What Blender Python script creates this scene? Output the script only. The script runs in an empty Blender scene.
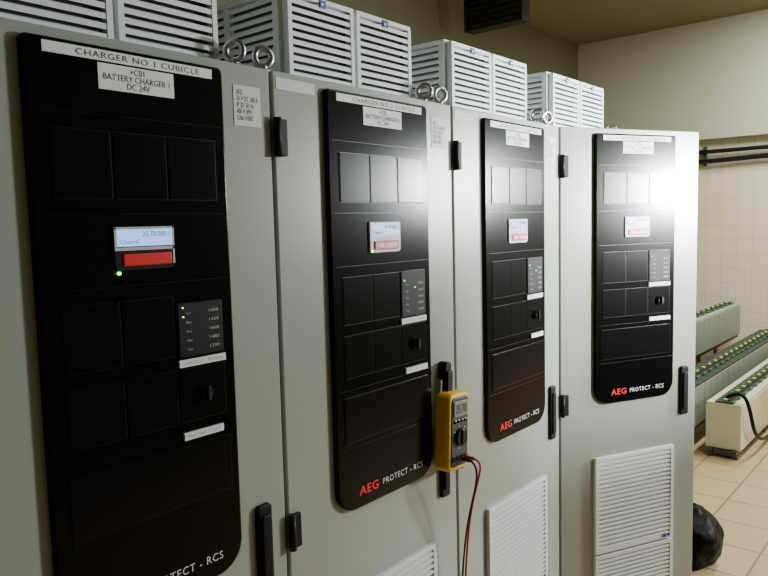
import bpy, bmesh, math, random
from mathutils import Vector, Matrix
random.seed(3)
sc=bpy.context.scene
COL=sc.collection
# ------------------------------------------------------------------ materials
def mat(name,col,rough=.5,metal=0,spec=.5,emit=None,es=0,bump=0,bscale=200,var=0,coat=0):
    m=bpy.data.materials.new(name); m.use_nodes=True
    nt=m.node_tree; b=nt.nodes["Principled BSDF"]
    b.inputs["Base Color"].default_value=(*col,1); b.inputs["Roughness"].default_value=rough
    b.inputs["Metallic"].default_value=metal; b.inputs["Specular IOR Level"].default_value=spec
    b.inputs["Coat Weight"].default_value=coat
    if emit: b.inputs["Emission Color"].default_value=(*emit,1); b.inputs["Emission Strength"].default_value=es
    if bump or var:
        tc=nt.nodes.new("ShaderNodeTexCoord"); nz=nt.nodes.new("ShaderNodeTexNoise")
        nz.inputs["Scale"].default_value=bscale; nz.inputs["Detail"].default_value=3
        nt.links.new(tc.outputs["Object"],nz.inputs["Vector"])
        if bump:
            bp=nt.nodes.new("ShaderNodeBump"); bp.inputs["Strength"].default_value=bump; bp.inputs["Distance"].default_value=.002
            nt.links.new(nz.outputs["Fac"],bp.inputs["Height"]); nt.links.new(bp.outputs["Normal"],b.inputs["Normal"])
        if var:
            n2=nt.nodes.new("ShaderNodeTexNoise"); n2.inputs["Scale"].default_value=1.6; n2.inputs["Detail"].default_value=5
            nt.links.new(tc.outputs["Object"],n2.inputs["Vector"])
            mx=nt.nodes.new("ShaderNodeMix"); mx.data_type='RGBA'
            mx.inputs["A"].default_value=(*[c*(1-var) for c in col],1); mx.inputs["B"].default_value=(*[min(1,c*(1+var)) for c in col],1)
            nt.links.new(n2.outputs["Fac"],mx.inputs["Factor"]); nt.links.new(mx.outputs["Result"],b.inputs["Base Color"])
    return m
def tilemat(name,c1,c2,grout,size,axes,rough=.3,gw=.004,rot=0):
    m=bpy.data.materials.new(name); m.use_nodes=True; nt=m.node_tree; b=nt.nodes["Principled BSDF"]
    g=nt.nodes.new("ShaderNodeNewGeometry"); sp=nt.nodes.new("ShaderNodeSeparateXYZ"); cb=nt.nodes.new("ShaderNodeCombineXYZ")
    nt.links.new(g.outputs["Position"],sp.inputs[0])
    nt.links.new(sp.outputs[axes[0]],cb.inputs[0]); nt.links.new(sp.outputs[axes[1]],cb.inputs[1])
    mp=nt.nodes.new("ShaderNodeMapping"); mp.inputs["Rotation"].default_value[2]=rot
    nt.links.new(cb.outputs[0],mp.inputs[0])
    br=nt.nodes.new("ShaderNodeTexBrick"); br.offset=0; br.squash=1
    br.inputs["Scale"].default_value=1; br.inputs["Brick Width"].default_value=size; br.inputs["Row Height"].default_value=size
    br.inputs["Mortar Size"].default_value=gw; br.inputs["Mortar Smooth"].default_value=.1
    br.inputs["Color1"].default_value=(*c1,1); br.inputs["Color2"].default_value=(*c2,1); br.inputs["Mortar"].default_value=(*grout,1)
    nt.links.new(mp.outputs[0],br.inputs["Vector"]); nt.links.new(br.outputs["Color"],b.inputs["Base Color"])
    bp=nt.nodes.new("ShaderNodeBump"); bp.inputs["Strength"].default_value=.4; bp.inputs["Distance"].default_value=.003; bp.invert=True
    nt.links.new(br.outputs["Fac"],bp.inputs["Height"]); nt.links.new(bp.outputs["Normal"],b.inputs["Normal"])
    b.inputs["Roughness"].default_value=rough
    return m
M={}
M['grey']=mat("cabinet_paint",(.355,.385,.335),.26,bump=.12,bscale=500,spec=.6)
M['inner']=mat("galvanised_plate",(.45,.45,.42),.4,metal=.6)
M['black']=mat("black_panel",(.0015,.0015,.002),.17,bump=.03,bscale=400,spec=.16)
M['plate']=mat("module_plate",(.002,.002,.003),.18,spec=.2)
M['plate1']=mat("module_plate_satin",(.003,.003,.005),.20,spec=.30)
M['edge']=mat("module_edge",(.012,.012,.014),.3,spec=.3)
M['edge0']=mat("module_edge_dim",(.005,.005,.006),.3,spec=.2)  # darker copy of the edge, puts the first cabinet's dimness into colour
M['rubber']=mat("black_rubber",(.004,.004,.004),.5,spec=.2)
M['gap']=mat("gap_dark",(.008,.008,.008),.8,spec=.1)
M['vgap']=mat("louvre_gap_shade",(.10,.10,.10),.9,spec=.1)  # shade between the louvre slats, put into the backing colour
M['white']=mat("white_plastic",(.84,.87,.88),.4)
M['label']=mat("label_white",(.84,.84,.83),.45)
M['sticker']=mat("label_grey",(.66,.66,.67),.4)
M['ink']=mat("ink",(.02,.02,.02),.6)
M['wtext']=mat("print_white",(.75,.75,.75),.5)
M['dimtext']=mat("print_grey",(.40,.40,.40),.5)
M['red']=mat("print_red",(.75,.01,.02),.4,emit=(.8,.01,.02),es=.12)
M['redbar']=mat("red_bar",(.60,.005,.005),.35,emit=(.9,.01,.008),es=.12)
M['bezel']=mat("display_bezel",(.55,.56,.62),.35)
M['lcd']=mat("lcd_backlit",(.2,.3,.8),.3,emit=(.33,.52,1.0),es=1.5)
M['lcd2']=mat("lcd_pale",(.3,.4,.7),.3,emit=(.38,.55,1.0),es=.9)
M['green']=mat("led_green",(.1,.9,.1),.4,emit=(.15,1,.1),es=6)
M['redled']=mat("led_red",(.9,.05,.03),.4,emit=(1,.04,.02),es=16)
M['blue']=mat("badge_blue",(.02,.05,.30),.4)
M['steel']=mat("zinc_steel",(.62,.62,.60),.28,metal=1)
M['yellow']=mat("meter_yellow",(1.0,.56,.004),.5)
M['mface']=mat("meter_face",(.05,.055,.06),.45)
M['mlcd']=mat("meter_lcd",(.24,.28,.24),.3)
M['redw']=mat("lead_red",(.60,.01,.01),.45)
M['cell']=mat("battery_case_cream",(.76,.74,.54),.45)
M['cellg']=mat("battery_case_grey",(.27,.31,.25),.45)
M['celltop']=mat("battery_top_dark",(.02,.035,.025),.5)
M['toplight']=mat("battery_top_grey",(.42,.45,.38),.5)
M['capg']=mat("battery_cap_yellow_green",(.72,.78,.10),.45)
M['capgr']=mat("battery_cap_green",(.03,.20,.09),.45)
M['rack']=mat("rack_paint_dark",(.06,.07,.07),.5)
M['wall']=mat("wall_paint_olive",(.17,.17,.095),.75,var=.12,bump=.2,bscale=40)
M['wall2']=mat("beam_paint",(.54,.57,.45),.7,var=.06,bump=.2,bscale=40)
M['ceil']=mat("ceiling_paint",(.20,.20,.11),.8,var=.12)
M['tile']=tilemat("wall_tile_cream",(.90,.85,.66),(.87,.82,.64),(.70,.65,.48),.15,(1,2),.3,.003)
M['floor']=tilemat("floor_tile_tan",(.64,.47,.25),(.56,.41,.21),(.27,.20,.11),.30,(0,1),.28,.005)
M['duct']=mat("duct_dark",(.02,.02,.018),.6)
M['bag']=mat("black_plastic_bag",(.002,.002,.002),.45,bump=.5,bscale=14,spec=.08)
M['pipe']=mat("conduit_black",(.006,.006,.008),.4)
# ------------------------------------------------------------------ mesh builder
class B:
    def __init__(s): s.bm=bmesh.new(); s.mats=[]
    def mi(s,k):
        if k not in s.mats: s.mats.append(k)
        return s.mats.index(k)
    def _tag(s,faces,k,smooth=False):
        i=s.mi(k)
        for f in faces: f.material_index=i; f.smooth=smooth
    def box(s,x0,x1,y0,y1,z0,z1,k,bev=0):
        v=[s.bm.verts.new((x,y,z)) for x in(x0,x1) for y in(y0,y1) for z in(z0,z1)]
        F=[(0,1,3,2),(4,6,7,5),(0,4,5,1),(2,3,7,6),(0,2,6,4),(1,5,7,3)]
        fs=[s.bm.faces.new([v[i] for i in q]) for q in F]
        bmesh.ops.recalc_face_normals(s.bm,faces=fs)
        s._tag(fs,k)
        if bev:
            es=list({e for f in fs for e in f.edges})
            r=bmesh.ops.bevel(s.bm,geom=es,offset=bev,segments=2,affect='EDGES',profile=.5)
            s._tag(r['faces'],k)
    def prism(s,loop,y0,y1,k,bev=0):
        a=[s.bm.verts.new((x,y0,z)) for x,z in loop]; b=[s.bm.verts.new((x,y1,z)) for x,z in loop]
        n=len(loop); fs=[s.bm.faces.new(a),s.bm.faces.new(b[::-1])]
        for i in range(n): fs.append(s.bm.faces.new([a[i],b[i],b[(i+1)%n],a[(i+1)%n]]))
        bmesh.ops.recalc_face_normals(s.bm,faces=fs); s._tag(fs,k)
        if bev:
            r=bmesh.ops.bevel(s.bm,geom=list(fs[0].edges),offset=bev,segments=3,affect='EDGES',profile=.5)
            s._tag(r['faces'],k,True)
    def slat(s,x0,x1,prof,k):
        a=[s.bm.verts.new((x0,y,z)) for y,z in prof]; b=[s.bm.verts.new((x1,y,z)) for y,z in prof]
        n=len(prof); fs=[s.bm.faces.new(a),s.bm.faces.new(b[::-1])]
        for i in range(n): fs.append(s.bm.faces.new([a[i],b[i],b[(i+1)%n],a[(i+1)%n]]))
        bmesh.ops.recalc_face_normals(s.bm,faces=fs); s._tag(fs,k)
    def slaty(s,y0,y1,prof,k):
        a=[s.bm.verts.new((x,y0,z)) for x,z in prof]; b=[s.bm.verts.new((x,y1,z)) for x,z in prof]
        n=len(prof); fs=[s.bm.faces.new(a),s.bm.faces.new(b[::-1])]
        for i in range(n): fs.append(s.bm.faces.new([a[i],b[i],b[(i+1)%n],a[(i+1)%n]]))
        bmesh.ops.recalc_face_normals(s.bm,faces=fs); s._tag(fs,k)
    def cyl(s,c,r,h,k,axis='Z',seg=20,r2=None):
        rot={'Z':Matrix(),'Y':Matrix.Rotation(math.pi/2,4,'X'),'X':Matrix.Rotation(math.pi/2,4,'Y')}[axis]
        d=bmesh.ops.create_cone(s.bm,cap_ends=True,segments=seg,radius1=r,radius2=r if r2 is None else r2,depth=h,matrix=Matrix.Translation(c)@rot)
        fs={f for v in d['verts'] for f in v.link_faces}
        i=s.mi(k)
        for f in fs: f.material_index=i; f.smooth=len(f.verts)==4
    def torus(s,c,R,r,k,rot=Matrix(),n=24,m=10):
        rings=[]
        for i in range(n):
            a=2*math.pi*i/n; ring=[]
            for j in range(m):
                b=2*math.pi*j/m
                p=Vector(((R+r*math.cos(b))*math.cos(a),r*math.sin(b),(R+r*math.cos(b))*math.sin(a)))
                ring.append(s.bm.verts.new(rot@p+Vector(c)))
            rings.append(ring)
        fs=[]
        for i in range(n):
            for j in range(m):
                fs.append(s.bm.faces.new([rings[i][j],rings[i][(j+1)%m],rings[(i+1)%n][(j+1)%m],rings[(i+1)%n][j]]))
        bmesh.ops.recalc_face_normals(s.bm,faces=fs); s._tag(fs,k,True)
    def obj(s,name,parent=None,bevel=0):
        me=bpy.data.meshes.new(name); s.bm.to_mesh(me); s.bm.free()
        for k in s.mats: me.materials.append(M[k])
        o=bpy.data.objects.new(name,me); COL.objects.link(o)
        if parent: o.parent=parent
        if bevel:
            md=o.modifiers.new("b","BEVEL"); md.width=bevel; md.segments=2; md.limit_method='ANGLE'; md.angle_limit=.7
        return o
def rrect(x0,x1,z0,z1,rb,rt=None,n=8):
    rt=rb if rt is None else rt
    L=[]
    for cx,cz,r,a0 in ((x1-rb,z0+rb,rb,-90),(x1-rt,z1-rt,rt,0),(x0+rt,z1-rt,rt,90),(x0+rb,z0+rb,rb,180)):
        for i in range(n+1):
            a=math.radians(a0+90*i/n); L.append((cx+r*math.cos(a),cz+r*math.sin(a)))
    return L
def empty(name,loc=(0,0,0),parent=None,rz=0):
    o=bpy.data.objects.new(name,None); o.empty_display_size=.1; COL.objects.link(o); o.location=loc; o.rotation_euler[2]=rz
    if parent: o.parent=parent
    return o
def text(name,body,x0,x1,z0,z1,y,m,parent,align='LEFT',bold=0,sp=1):
    c=bpy.data.curves.new(name,"FONT"); c.body=body; c.size=1; c.materials.append(M[m]); c.resolution_u=3; c.space_line=.85
    c.offset=bold; c.space_character=sp
    o=bpy.data.objects.new(name,c); COL.objects.link(o)
    if align=='CENTER': c.align_x='CENTER'
    bpy.context.view_layer.update()
    bb=[Vector(q) for q in o.bound_box]; bx0=min(q.x for q in bb); bx1=max(q.x for q in bb); by0=min(q.y for q in bb); by1=max(q.y for q in bb)
    sx=(x1-x0)/(bx1-bx0); sy=(z1-z0)/(by1-by0)
    o.rotation_euler=(math.pi/2,0,0); o.scale=(sx,sy,1)
    o.location=(x0-bx0*sx,y,z0-by0*sy)
    o.parent=parent
    return o
def curve(name,pts,r,m,parent=None):
    c=bpy.data.curves.new(name,"CURVE"); c.dimensions='3D'; c.bevel_depth=r; c.bevel_resolution=3; c.use_fill_caps=True
    sp=c.splines.new('NURBS'); sp.points.add(len(pts)-1)
    for p,q in zip(sp.points,pts): p.co=(*q,1)
    sp.use_endpoint_u=True; sp.order_u=4
    c.materials.append(M[m]); o=bpy.data.objects.new(name,c); COL.objects.link(o)
    if parent: o.parent=parent
    return o
# ------------------------------------------------------------------ constants
P=.6; X0=.3122; PHI=.4689; ZT=1.896
# ------------------------------------------------------------------ louvred vent (front facing)
def louvre(b,x0,x1,y,z0,z1,n,fr=.014,dep=.018,full=.55):
    b.box(x0,x1,y,y+dep,z1-fr,z1,'white',.002); b.box(x0,x1,y,y+dep,z0,z0+fr,'white',.002)
    b.box(x0,x0+fr,y,y+dep,z0+fr,z1-fr,'white'); b.box(x1-fr,x1,y,y+dep,z0+fr,z1-fr,'white')
    b.box(x0+fr,x1-fr,y+dep-.002,y+dep,z0+fr,z1-fr,'vgap')
    h=(z1-z0-2*fr)/n
    for i in range(n):
        zz=z0+fr+i*h
        b.slat(x0+fr,x1-fr,[(y+.001,zz+h*.06),(y+.001,zz+h*full),(y+dep-.003,zz+h*(full+.38)),(y+dep-.003,zz+h*.5)],'white')
# ------------------------------------------------------------------ cabinets
def cabinet(i,phi):
    root=empty("battery_charger_cabinet",(X0+P*i,0,0))
    b=B(); g=.0025; y0=.03; y1=.60; t=.02
    b.box(g,g+t,y0,y1,.1,1.9,'grey'); b.box(P-g-t,P-g,y0,y1,.1,1.9,'grey')
    b.box(g+t,P-g-t,y1-t,y1,.1,1.9,'grey')
    b.box(g+t,P-g-t,y0,y1-t,1.9-t,1.9,'grey'); b.box(g+t,P-g-t,y0,y1-t,.1,.1+t,'grey')
    b.box(g+.005,P-g-.005,y0+.02,y1-.01,0,.1,'rubber')
    b.box(g+t,g+t+.02,y0,y0+.02,.12,1.88,'rubber'); b.box(P-g-t-.02,P-g-t,y0,y0+.02,.12,1.88,'rubber')
    b.box(g+t+.02,P-g-t-.02,y0,y0+.02,1.86,1.88,'rubber')
    b.obj("body",root,.002)
    b=B(); b.box(.05,P-.05,.40,.405,.2,1.8,'inner')
    for k,(z,w) in enumerate(((1.5,.4),(1.2,.34),(.9,.4),(.5,.36))):
        b.box(.1,.1+w,.28,.40,z,z+.2,'edge',.004); b.box(.12,.08+w,.275,.28,z+.03,z+.09,'inner')
    b.obj("internal_modules",root)
    for k,x in enumerate((.035,P-.035)):
        b=B(); b.cyl((x,.06,1.905),.015,.010,'steel'); b.cyl((x,.06,1.913),.008,.012,'steel')
        rot=Matrix.Rotation(math.radians((-20,-62)[k]),3,'Z')
        b.torus((x,.06,1.934),.0175,.0062,'steel',rot); b.obj("eye_bolt_%d"%(k+1),root)
    d=empty("door",(0,0,0),root,-phi)
    b=B(); b.box(.004,P-.004,0,.026,.105,ZT,'grey',.003)
    b.obj("door_leaf",d)
    b=B()
    for z in (1.735,.955):
        b.box(.0045,.03,-.010,.0,z,z+.07,'rubber',.002); b.cyl((.006,-.008,z+.035),.0075,.074,'rubber')
    b.obj("hinges",d)
    b=B(); b.prism(rrect(.519,.555,.895,1.07,.008),-.010,0,'rubber',.004); b.prism(rrect(.526,.548,.915,1.05,.006),-.015,-.008,'rubber',.003)
    b.obj("handle",d)
    a0,a1,zb,zt=.137,.480,.975,1.879
    yf=-.011
    b=B(); b.prism(rrect(a0,a1,zb,zt,.055,.010),yf,0,'black',.004)
    b.obj("fascia",d)
    b=B()
    eg='edge' if i else 'edge0'
    def plate(x0,x1,z0,z1,k='plate',dy=.0025):
        b.box(x0,x1,yf-dy+.001,yf+.002,z0,z1,eg); b.box(x0+.0013,x1-.0013,yf-dy,yf,z0+.0013,z1-.0013,k,.0008)
    c3=[(.168,.262),(.264,.358),(.360,.456)]
    for x0,x1 in c3: plate(x0,x1,1.648,1.752,'plate1' if i else 'plate')
    for x0,x1 in c3[:2]: plate(x0,x1,1.386,1.490)
    plate(c3[2][0]+.002,c3[2][1]-.002,1.383,1.476 if i==0 else 1.490,'rubber',.005)
    for x0,x1 in c3: plate(x0,x1,1.270,1.364)
    plate(.163,.462,1.128,1.230)
    for z in (1.625,1.775,1.512,1.244,1.115):
        b.box(.150,.470,yf-.0008,yf+.001,z,z+.0010,eg)
    b.obj("module_plates",d)
    b=B()
    b.box(.166,.456,yf-.0012,yf+.002,1.8565,1.8725,'label')
    b.box(.248,.379,yf-.0014,yf+.002,1.8145,1.8535,'label')
    b.box(.362,.457,yf-.0042,yf,1.3665,1.379,'label')
    lx=(.365,.375,.385,.365)[i]
    b.box(lx,.446 if i==0 else .458,yf-.0042,yf,(1.240 if i==0 else 1.247),(1.253 if i==0 else 1.260),'label')
    if i<3: b.box(.510,.572,-.001,0,1.785,1.857,'sticker')
    if i in(1,2): b.box(.012,.115 if i==1 else .09,-.001,0,1.862,1.884,'sticker')
    b.obj("labels",d)
    text("title_text","CHARGER NO %d CUBICLE"%(i+1),.215,.43,1.8600,1.8690,yf-.0016,'ink',d,sp=1.15)
    text("tag_text","+C0%d\nBATTERY CHARGER %d\nDC 24V"%(i+1,i+1),.256,.371,1.8185,1.8505,yf-.0018,'ink',d,align='CENTER')
    if i<3: text("sticker_text","AEG\n24 V DC 100 A\nIP 20  50 Hz\n400 V 3PH\nS.No 41%02d7"%i,.516,.566,1.795,1.850,-.0014,'ink',d)
    text("label_text_a","OUTPUT  ALARM",.37,.45,1.3700,1.3750,yf-.0046,'dimtext',d)
    if i==0: text("label_text_b","BATTERY TEST",lx+.008,.44,1.2440,1.2490,yf-.0046,'dimtext',d)
    text("logo_red","AEG",.203,.268,1.003,1.024,yf-.0008,'red',d,bold=.02,sp=1.1)
    text("logo_white","PROTECT - RCS",.284,.434,1.006,1.020,yf-.0008,'wtext',d,sp=1.15)
    for k in range(5):
        z=1.456-k*.0155
        text("led_legend_%d"%k,("Uo>","Bat","Fus","Mns","Tst")[k],.378,.388,z,z+.004,yf-.0056,'dimtext',d)
        text("led_legend_b%d"%k,("1000","1430","1660","1480","1290")[k],.424,.444,z,z+.0055,yf-.0056,'dimtext',d)
    b=B()
    b.prism(rrect(.256,.364,1.537,1.606,.010,.003),yf-.004,yf+.001,'bezel' if i else 'edge',.0015)
    b.box(.261,.359,yf-.0048,yf-.003,1.575,1.602,'lcd' if i==0 else 'lcd2')
    b.box(.270,.356,yf-.0065,yf-.003,1.544,1.563,'redbar',.002)
    if i==0:
        b.box(.257,.363,yf-.0045,yf-.003,1.5685,1.5735,'bezel'); b.box(.257,.2605,yf-.0045,yf-.003,1.5735,1.605,'bezel'); b.box(.3595,.363,yf-.0045,yf-.003,1.545,1.605,'bezel'); b.box(.257,.363,yf-.0045,yf-.003,1.6025,1.6055,'bezel')
    if i: b.box(.285,.300,yf-.0068,yf-.006,1.550,1.557,'label'); 
    if i: b.box(.315,.345,yf-.0068,yf-.006,1.551,1.556,'label')
    b.cyl((.262,yf-.004,1.5335 if i==0 else 1.541),.0026,.004,'green','Y',12)
    if i==2: b.cyl((.349,yf-.007,1.5515),.0042,.004,'redled','Y',12)
    for k in range(2 if i==0 else 1): b.cyl((.372,yf-.0055,1.468-k*.0155),.0012,.002,'green','Y',10)
    if i in (1,2):
        b.cyl((.412,yf-.0055,1.450),.0012,.002,'green','Y',10)
    b.cyl((.410,yf-.006,1.316),.012,.012,'rubber','Y',24); b.cyl((.410,yf-.001,1.316),.018,.008,'plate','Y',28)
    b.box(.407,.413,yf-.018,yf-.01,1.303,1.329,'rubber',.001)
    b.obj("display_and_controls",d)
    text("lcd_text_a","25.70.000.1",.305,.354,1.590,1.598,yf-.0052,'ink',d)
    text("lcd_text_b","Channel",.266,.298,1.579,1.586,yf-.0052,'ink',d)
    b=B()
    louvre(b,.140,.488,-.012,.452,.792,20)
    louvre(b,.140,.488,-.012,.115,.445,20)
    b.box(.438,.452,-.0145,-.011,.459,.470,'blue'); b.box(.462,.470,-.0145,-.011,.459,.470,'blue')
    b.obj("door_vents",d)
    return root
for i in range(4): cabinet(i,PHI if i==3 else 0)
# ------------------------------------------------------------------ ventilation units on top
def vent_unit(i):
    root=empty("ventilation_unit",(X0+P*i,0,0))
    x0,x1,y0,y1,z0,z1=.118,.552,.0916,.46,1.9005,2.101
    b=B(); t=.012
    b.box(x0,x1,y0+.012,y1,z1-t,z1,'white',.003); b.box(x0,x1,y0+.012,y1,z0,z0+t,'white',.002)
    for x in (x0,x1-t):
        b.box(x,x+t,y0+.012,y0+.03,z0+t,z1-t,'white'); b.box(x,x+t,y1-.018,y1,z0+t,z1-t,'white'); b.box(x,x+t,.265,.285,z0+t,z1-t,'white')
    b.box(x0+t,x1-t,y1-.006,y1,z0+t,z1-t,'white')
    b.box(x0+t,x1-t,y0+.03,y1-.01,z0+t,z1-t,'vgap')
    b.box(x0+.002,x1-.002,y0+.013,y0+.03,z0+t,z1-t,'white')
    n=10; h=(z1-z0-2*t)/n
    for k in range(n):
        zz=z0+t+k*h
        b.slaty(y0+.03,y1-.018,[(x0+.001,zz+h*.05),(x0+.001,zz+h*.6),(x0+t,zz+h*.98),(x0+t,zz+h*.5)],'white')
        b.slaty(y0+.03,y1-.018,[(x1-.001,zz+h*.05),(x1-.001,zz+h*.6),(x1-t,zz+h*.98),(x1-t,zz+h*.5)],'white')
    b.obj("housing",root)
    b=B()
    for c0,c1 in ((x0+.012,x0+.216),(x0+.226,x1-.004)):
        louvre(b,c0,c1,y0-.006,z0+.004,z1-.006,10,fr=.011,dep=.020,full=.62)
        m=(c0+c1)/2
        b.box(m-.008,m+.010,y0-.008,y0-.004,z1-.026,z1-.010,'blue'); b.box(m-.004,m+.002,y0-.0086,y0-.007,z1-.022,z1-.016,'label')
    b.obj("louvre_cassettes",root)
for i in range(4): vent_unit(i)
# ------------------------------------------------------------------ multimeter
def multimeter():
    root=empty("multimeter",(1.440,.004,1.078)); root.rotation_euler=(0,math.radians(3),0)
    b=B(); w,h=.046,.098
    b.prism(rrect(-w,w,-h,h,.016,.020),-.062,-.022,'yellow',.007)
    b.prism(rrect(-w+.010,w-.010,-h+.012,h-.010,.010,.012),-.0645,-.060,'mface',.002)
    b.prism(rrect(-.030,.030,.040,.078,.004),-.067,-.063,'mlcd',.001)
    for k in range(4): b.box(-.027+k*.0145,-.017+k*.0145,-.0675,-.064,.024,.032,'edge',.001)
    b.cyl((0,-.068,-.012),.022,.009,'rubber','Y',28); b.box(-.004,.004,-.076,-.070,-.030,.008,'edge',.001)
    for k in range(4): b.cyl((-.027+k*.018,-.066,-.066),.0065,.005,'redw' if k in(3,) else 'rubber','Y',16)
    for k in range(7):
        a=math.radians(-60+k*50); b.box(.029*math.sin(a)-.0015,.029*math.sin(a)+.0015,-.0655,-.064,-.012+.029*math.cos(a)-.0015,-.012+.029*math.cos(a)+.0015,'wtext')
    b.obj("body",root)
    text("meter_digits","25.70",-.022,.022,.049,.070,-.0682,'ink',root)
    b=B(); b.prism(rrect(-.010,.014,.088,.150,.005),-.032,-.014,'rubber',.003); b.prism(rrect(-.014,.012,.125,.172,.010),-.028,-.0045,'rubber',.003)
    b.obj("magnetic_hanger",root)
    b=B()
    b.cyl((.027,-.078,-.070),.005,.024,'redw','Y',14); b.cyl((.009,-.078,-.070),.005,.024,'rubber','Y',14)
    b.obj("plugs",root)
    curve("lead_red",[(.027,-.090,-.070),(.034,-.104,-.075),(.048,-.100,-.10),(.052,-.06,-.22),(.068,-.04,-.45),(.060,-.05,-.75),(.06,-.05,-1.02),(.10,-.07,-1.0715),(.2,-.1,-1.0645)],.0026,'redw',root)
    curve("lead_black",[(.009,-.090,-.070),(.014,-.108,-.080),(.030,-.10,-.13),(.038,-.06,-.25),(.060,-.035,-.46),(.046,-.04,-.76),(.04,-.05,-1.0),(.06,-.09,-1.0715),(.15,-.14,-1.0665)],.0026,'rubber',root)
multimeter()
# ------------------------------------------------------------------ battery banks
def bank(name,x0,n,pitch,y0,y1,z0,z1,case,fr,top='celltop'):
    root=empty(name,(0,0,0)); b=B()
    for k in range(n):
        a=x0+k*pitch
        b.box(a,a+pitch-.004,y0,y1,z0,z1-.03,case,.004)
        b.box(a+.002,a+pitch-.006,y0+.003,y1-.003,z1-.03,z1-.012,case if fr else top,.003)
        ym=(y0+y1)/2
        b.box(a+.004,a+pitch-.008,ym-.055,ym+.055,z1-.014,z1-.002,'celltop',.002)
        b.box(a+.004,a+pitch*.4,ym-.062,ym-.050,z1-.014,z1+.004,'capgr',.002)
        b.cyl((a+pitch*.3,ym,z1+.003),.013,.016,'capg','Z',12)
        b.cyl((a+pitch*.75,ym+.02,z1+.003),.011,.014,'capgr','Z',12)
        b.cyl((a+pitch*.5,ym-.03,z1+.010),.004,pitch*.9,'rubber','X',8)
    b.obj("cells",root)
    b=B(); L=x0+n*pitch
    for yy in (y0+.02,y1-.05): b.box(x0-.03,L,yy,yy+.03,z0-.035,z0-.001,'rack')
    x=x0-.02
    while x<L:
        b.box(x,x+.03,y0+.015,y0+.045,0.0,z0-.035,'rack'); b.box(x,x+.03,y1-.055,y1-.025,0.0,z0-.035,'rack')
        b.box(x,x+.03,y0+.045,y1-.055,z0-.035,z0-.005,'rack'); x+=.78
    b.obj("stand",root)
    return root
bank("battery_bank",4.95,18,.155,.11,.33,.055,.375,'cell',True)
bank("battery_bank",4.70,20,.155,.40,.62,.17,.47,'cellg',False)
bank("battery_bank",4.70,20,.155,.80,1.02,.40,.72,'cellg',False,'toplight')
curve("battery_cable",[(5.02,.22,.39),(5.0,.12,.46),(4.99,.07,.36),(5.02,.055,.20),(5.15,.05,.10),(5.4,.06,.03),(5.7,.07,.015)],.012,'rubber')
# ------------------------------------------------------------------ bag on the floor
def bag():
    bm=bmesh.new(); bmesh.ops.create_icosphere(bm,subdivisions=5,radius=1)
    from mathutils import noise
    for v in bm.verts:
        p=v.co.copy(); n=noise.noise(p*1.7)*.12+noise.noise(p*4)*.04
        v.co=p*(1+n); v.co.x*=.16; v.co.y*=.13; v.co.z*=.15
        if p.z>.5: v.co.x*=1-(p.z-.5)*.7; v.co.y*=1-(p.z-.5)*.7
        v.co.z=max(v.co.z,-.11)
    for f in bm.faces: f.smooth=True
    me=bpy.data.meshes.new("rubbish_bag"); bm.to_mesh(me); bm.free(); me.materials.append(M['bag'])
    o=bpy.data.objects.new("rubbish_bag",me); COL.objects.link(o); o.location=(3.35,-.06,.11)
bag()
# ------------------------------------------------------------------ room
def slab(name,x0,x1,y0,y1,z0,z1,k):
    b=B(); b.box(x0,x1,y0,y1,z0,z1,k); return b.obj(name)
XL,XR,YF,YB,H=-2.2,8.0,-3.0,2.6,3.6
slab("floor",XL-.2,XR+.2,YF-.2,YB+.2,-.1,0,'floor')
slab("ceiling",XL-.2,XR+.2,YF-.2,YB+.2,H,H+.1,'ceil')
slab("wall_back",XL-.2,XR+.2,YB,YB+.2,0,H,'wall')
slab("wall_front",XL-.2,XR+.2,YF-.2,YF,0,H,'wall')
slab("wall_left",XL-.2,XL,YF,YB,0,H,'wall')
slab("wall_right",XR,XR+.2,YF,YB,0,H,'tile')
slab("trim_beam",XR-.12,XR-.001,YF+.001,YB-.001,2.4,H-.001,'wall2')
r=empty("conduit_run",(7.93,0,2.2))
curve("pipe_1",[(0,-2.8,-.02),(0,-1,-.02),(0,.2,-.02),(0,.7,.0),(0,1.2,-.04),(0,2.4,-.03)],.026,'pipe',r)
curve("pipe_2",[(0,-2.8,.08),(0,-1,.08),(0,.5,.08),(0,1.2,.07),(0,2.4,.07)],.022,'pipe',r)
b=B()
for yy in (-2.4,-1.2,0,1.2,2.3): b.box(.025,.06,yy,yy+.03,-.07,.13,'rack')
b.obj("clips",r)
root=empty("ventilation_grille",(5.2,1.82,0)); b=B()
b.box(0,.10,0,.55,3.20,3.57,'duct',.006)
for k in range(7):
    z=3.225+k*.047; b.slaty(.03,.52,[(-.025,z),(-.02,z+.012),(.001,z+.03),(.001,z+.018)],'rack')
b.box(-.028,0,0,.03,3.20,3.57,'duct'); b.box(-.028,0,.52,.55,3.20,3.57,'duct'); b.box(-.028,0,.03,.52,3.20,3.22,'duct')
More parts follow.
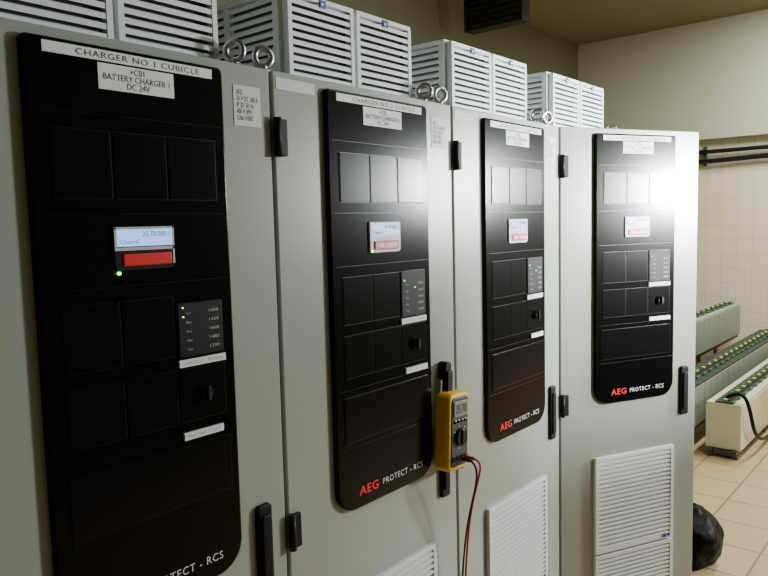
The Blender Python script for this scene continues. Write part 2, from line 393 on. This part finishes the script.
for y in (.1,.45): b.cyl((.05,y,3.584),.008,.032,'steel')
b.obj("grille_body",root)
# ------------------------------------------------------------------ lamps
def area(name,loc,target,sx,sy,e,col=(1,1,1),spread=180):
    l=bpy.data.lights.new(name,'AREA'); l.shape='RECTANGLE'; l.size=sx; l.size_y=sy; l.energy=e; l.color=col; l.spread=math.radians(spread)
    o=bpy.data.objects.new(name,l); COL.objects.link(o); o.location=loc
    o.rotation_euler=(Vector(target)-Vector(loc)).to_track_quat('-Z','Y').to_euler(); return o
area("ceiling_lamp_light",(3.6,-1.6,3.5),(3.6,-1.4,0),2.0,.25,46,(.94,1,.99))
area("ceiling_lamp_light",(6.3,-.4,3.5),(6.7,-.4,0),.25,1.6,150,(1,.99,.92))
area("glare_light",(5.5,-2.9,1.95),(2.2,0,1.6),.7,.3,115,(.94,.98,1),105)  # unseen source, placed for the glare on the second and third doors
area("glare_light",(3.45,-2.9,1.80),(2.6,-.2,1.66),.26,.20,24,(.95,.98,1),36)  # added narrow beam, kept to the open door to make its glare
w=bpy.data.worlds.new("w"); sc.world=w; w.use_nodes=True
w.node_tree.nodes["Background"].inputs[0].default_value=(.6,.62,.6,1); w.node_tree.nodes["Background"].inputs[1].default_value=.1
# ------------------------------------------------------------------ camera
f,pi_,ro,ya=706.996,.0899,-.0243,.7010
fh=Vector((math.cos(ya),math.sin(ya),0)); right=Vector((math.sin(ya),-math.cos(ya),0)); Z=Vector((0,0,1))
fw=math.cos(pi_)*fh-math.sin(pi_)*Z; up=math.cos(pi_)*Z+math.sin(pi_)*fh
c,s=math.cos(ro),math.sin(ro)
ex=c*right+s*up; eu=c*up-s*right
cam=bpy.data.cameras.new("camera"); cam.sensor_fit='HORIZONTAL'; cam.sensor_width=36; cam.lens=f/768*36; cam.clip_start=.05
co=bpy.data.objects.new("camera",cam); COL.objects.link(co)
mw=Matrix((ex,eu,-fw)).transposed().to_4x4(); mw.translation=Vector((0,-1.0378,1.6)); co.matrix_world=mw
sc.camera=co
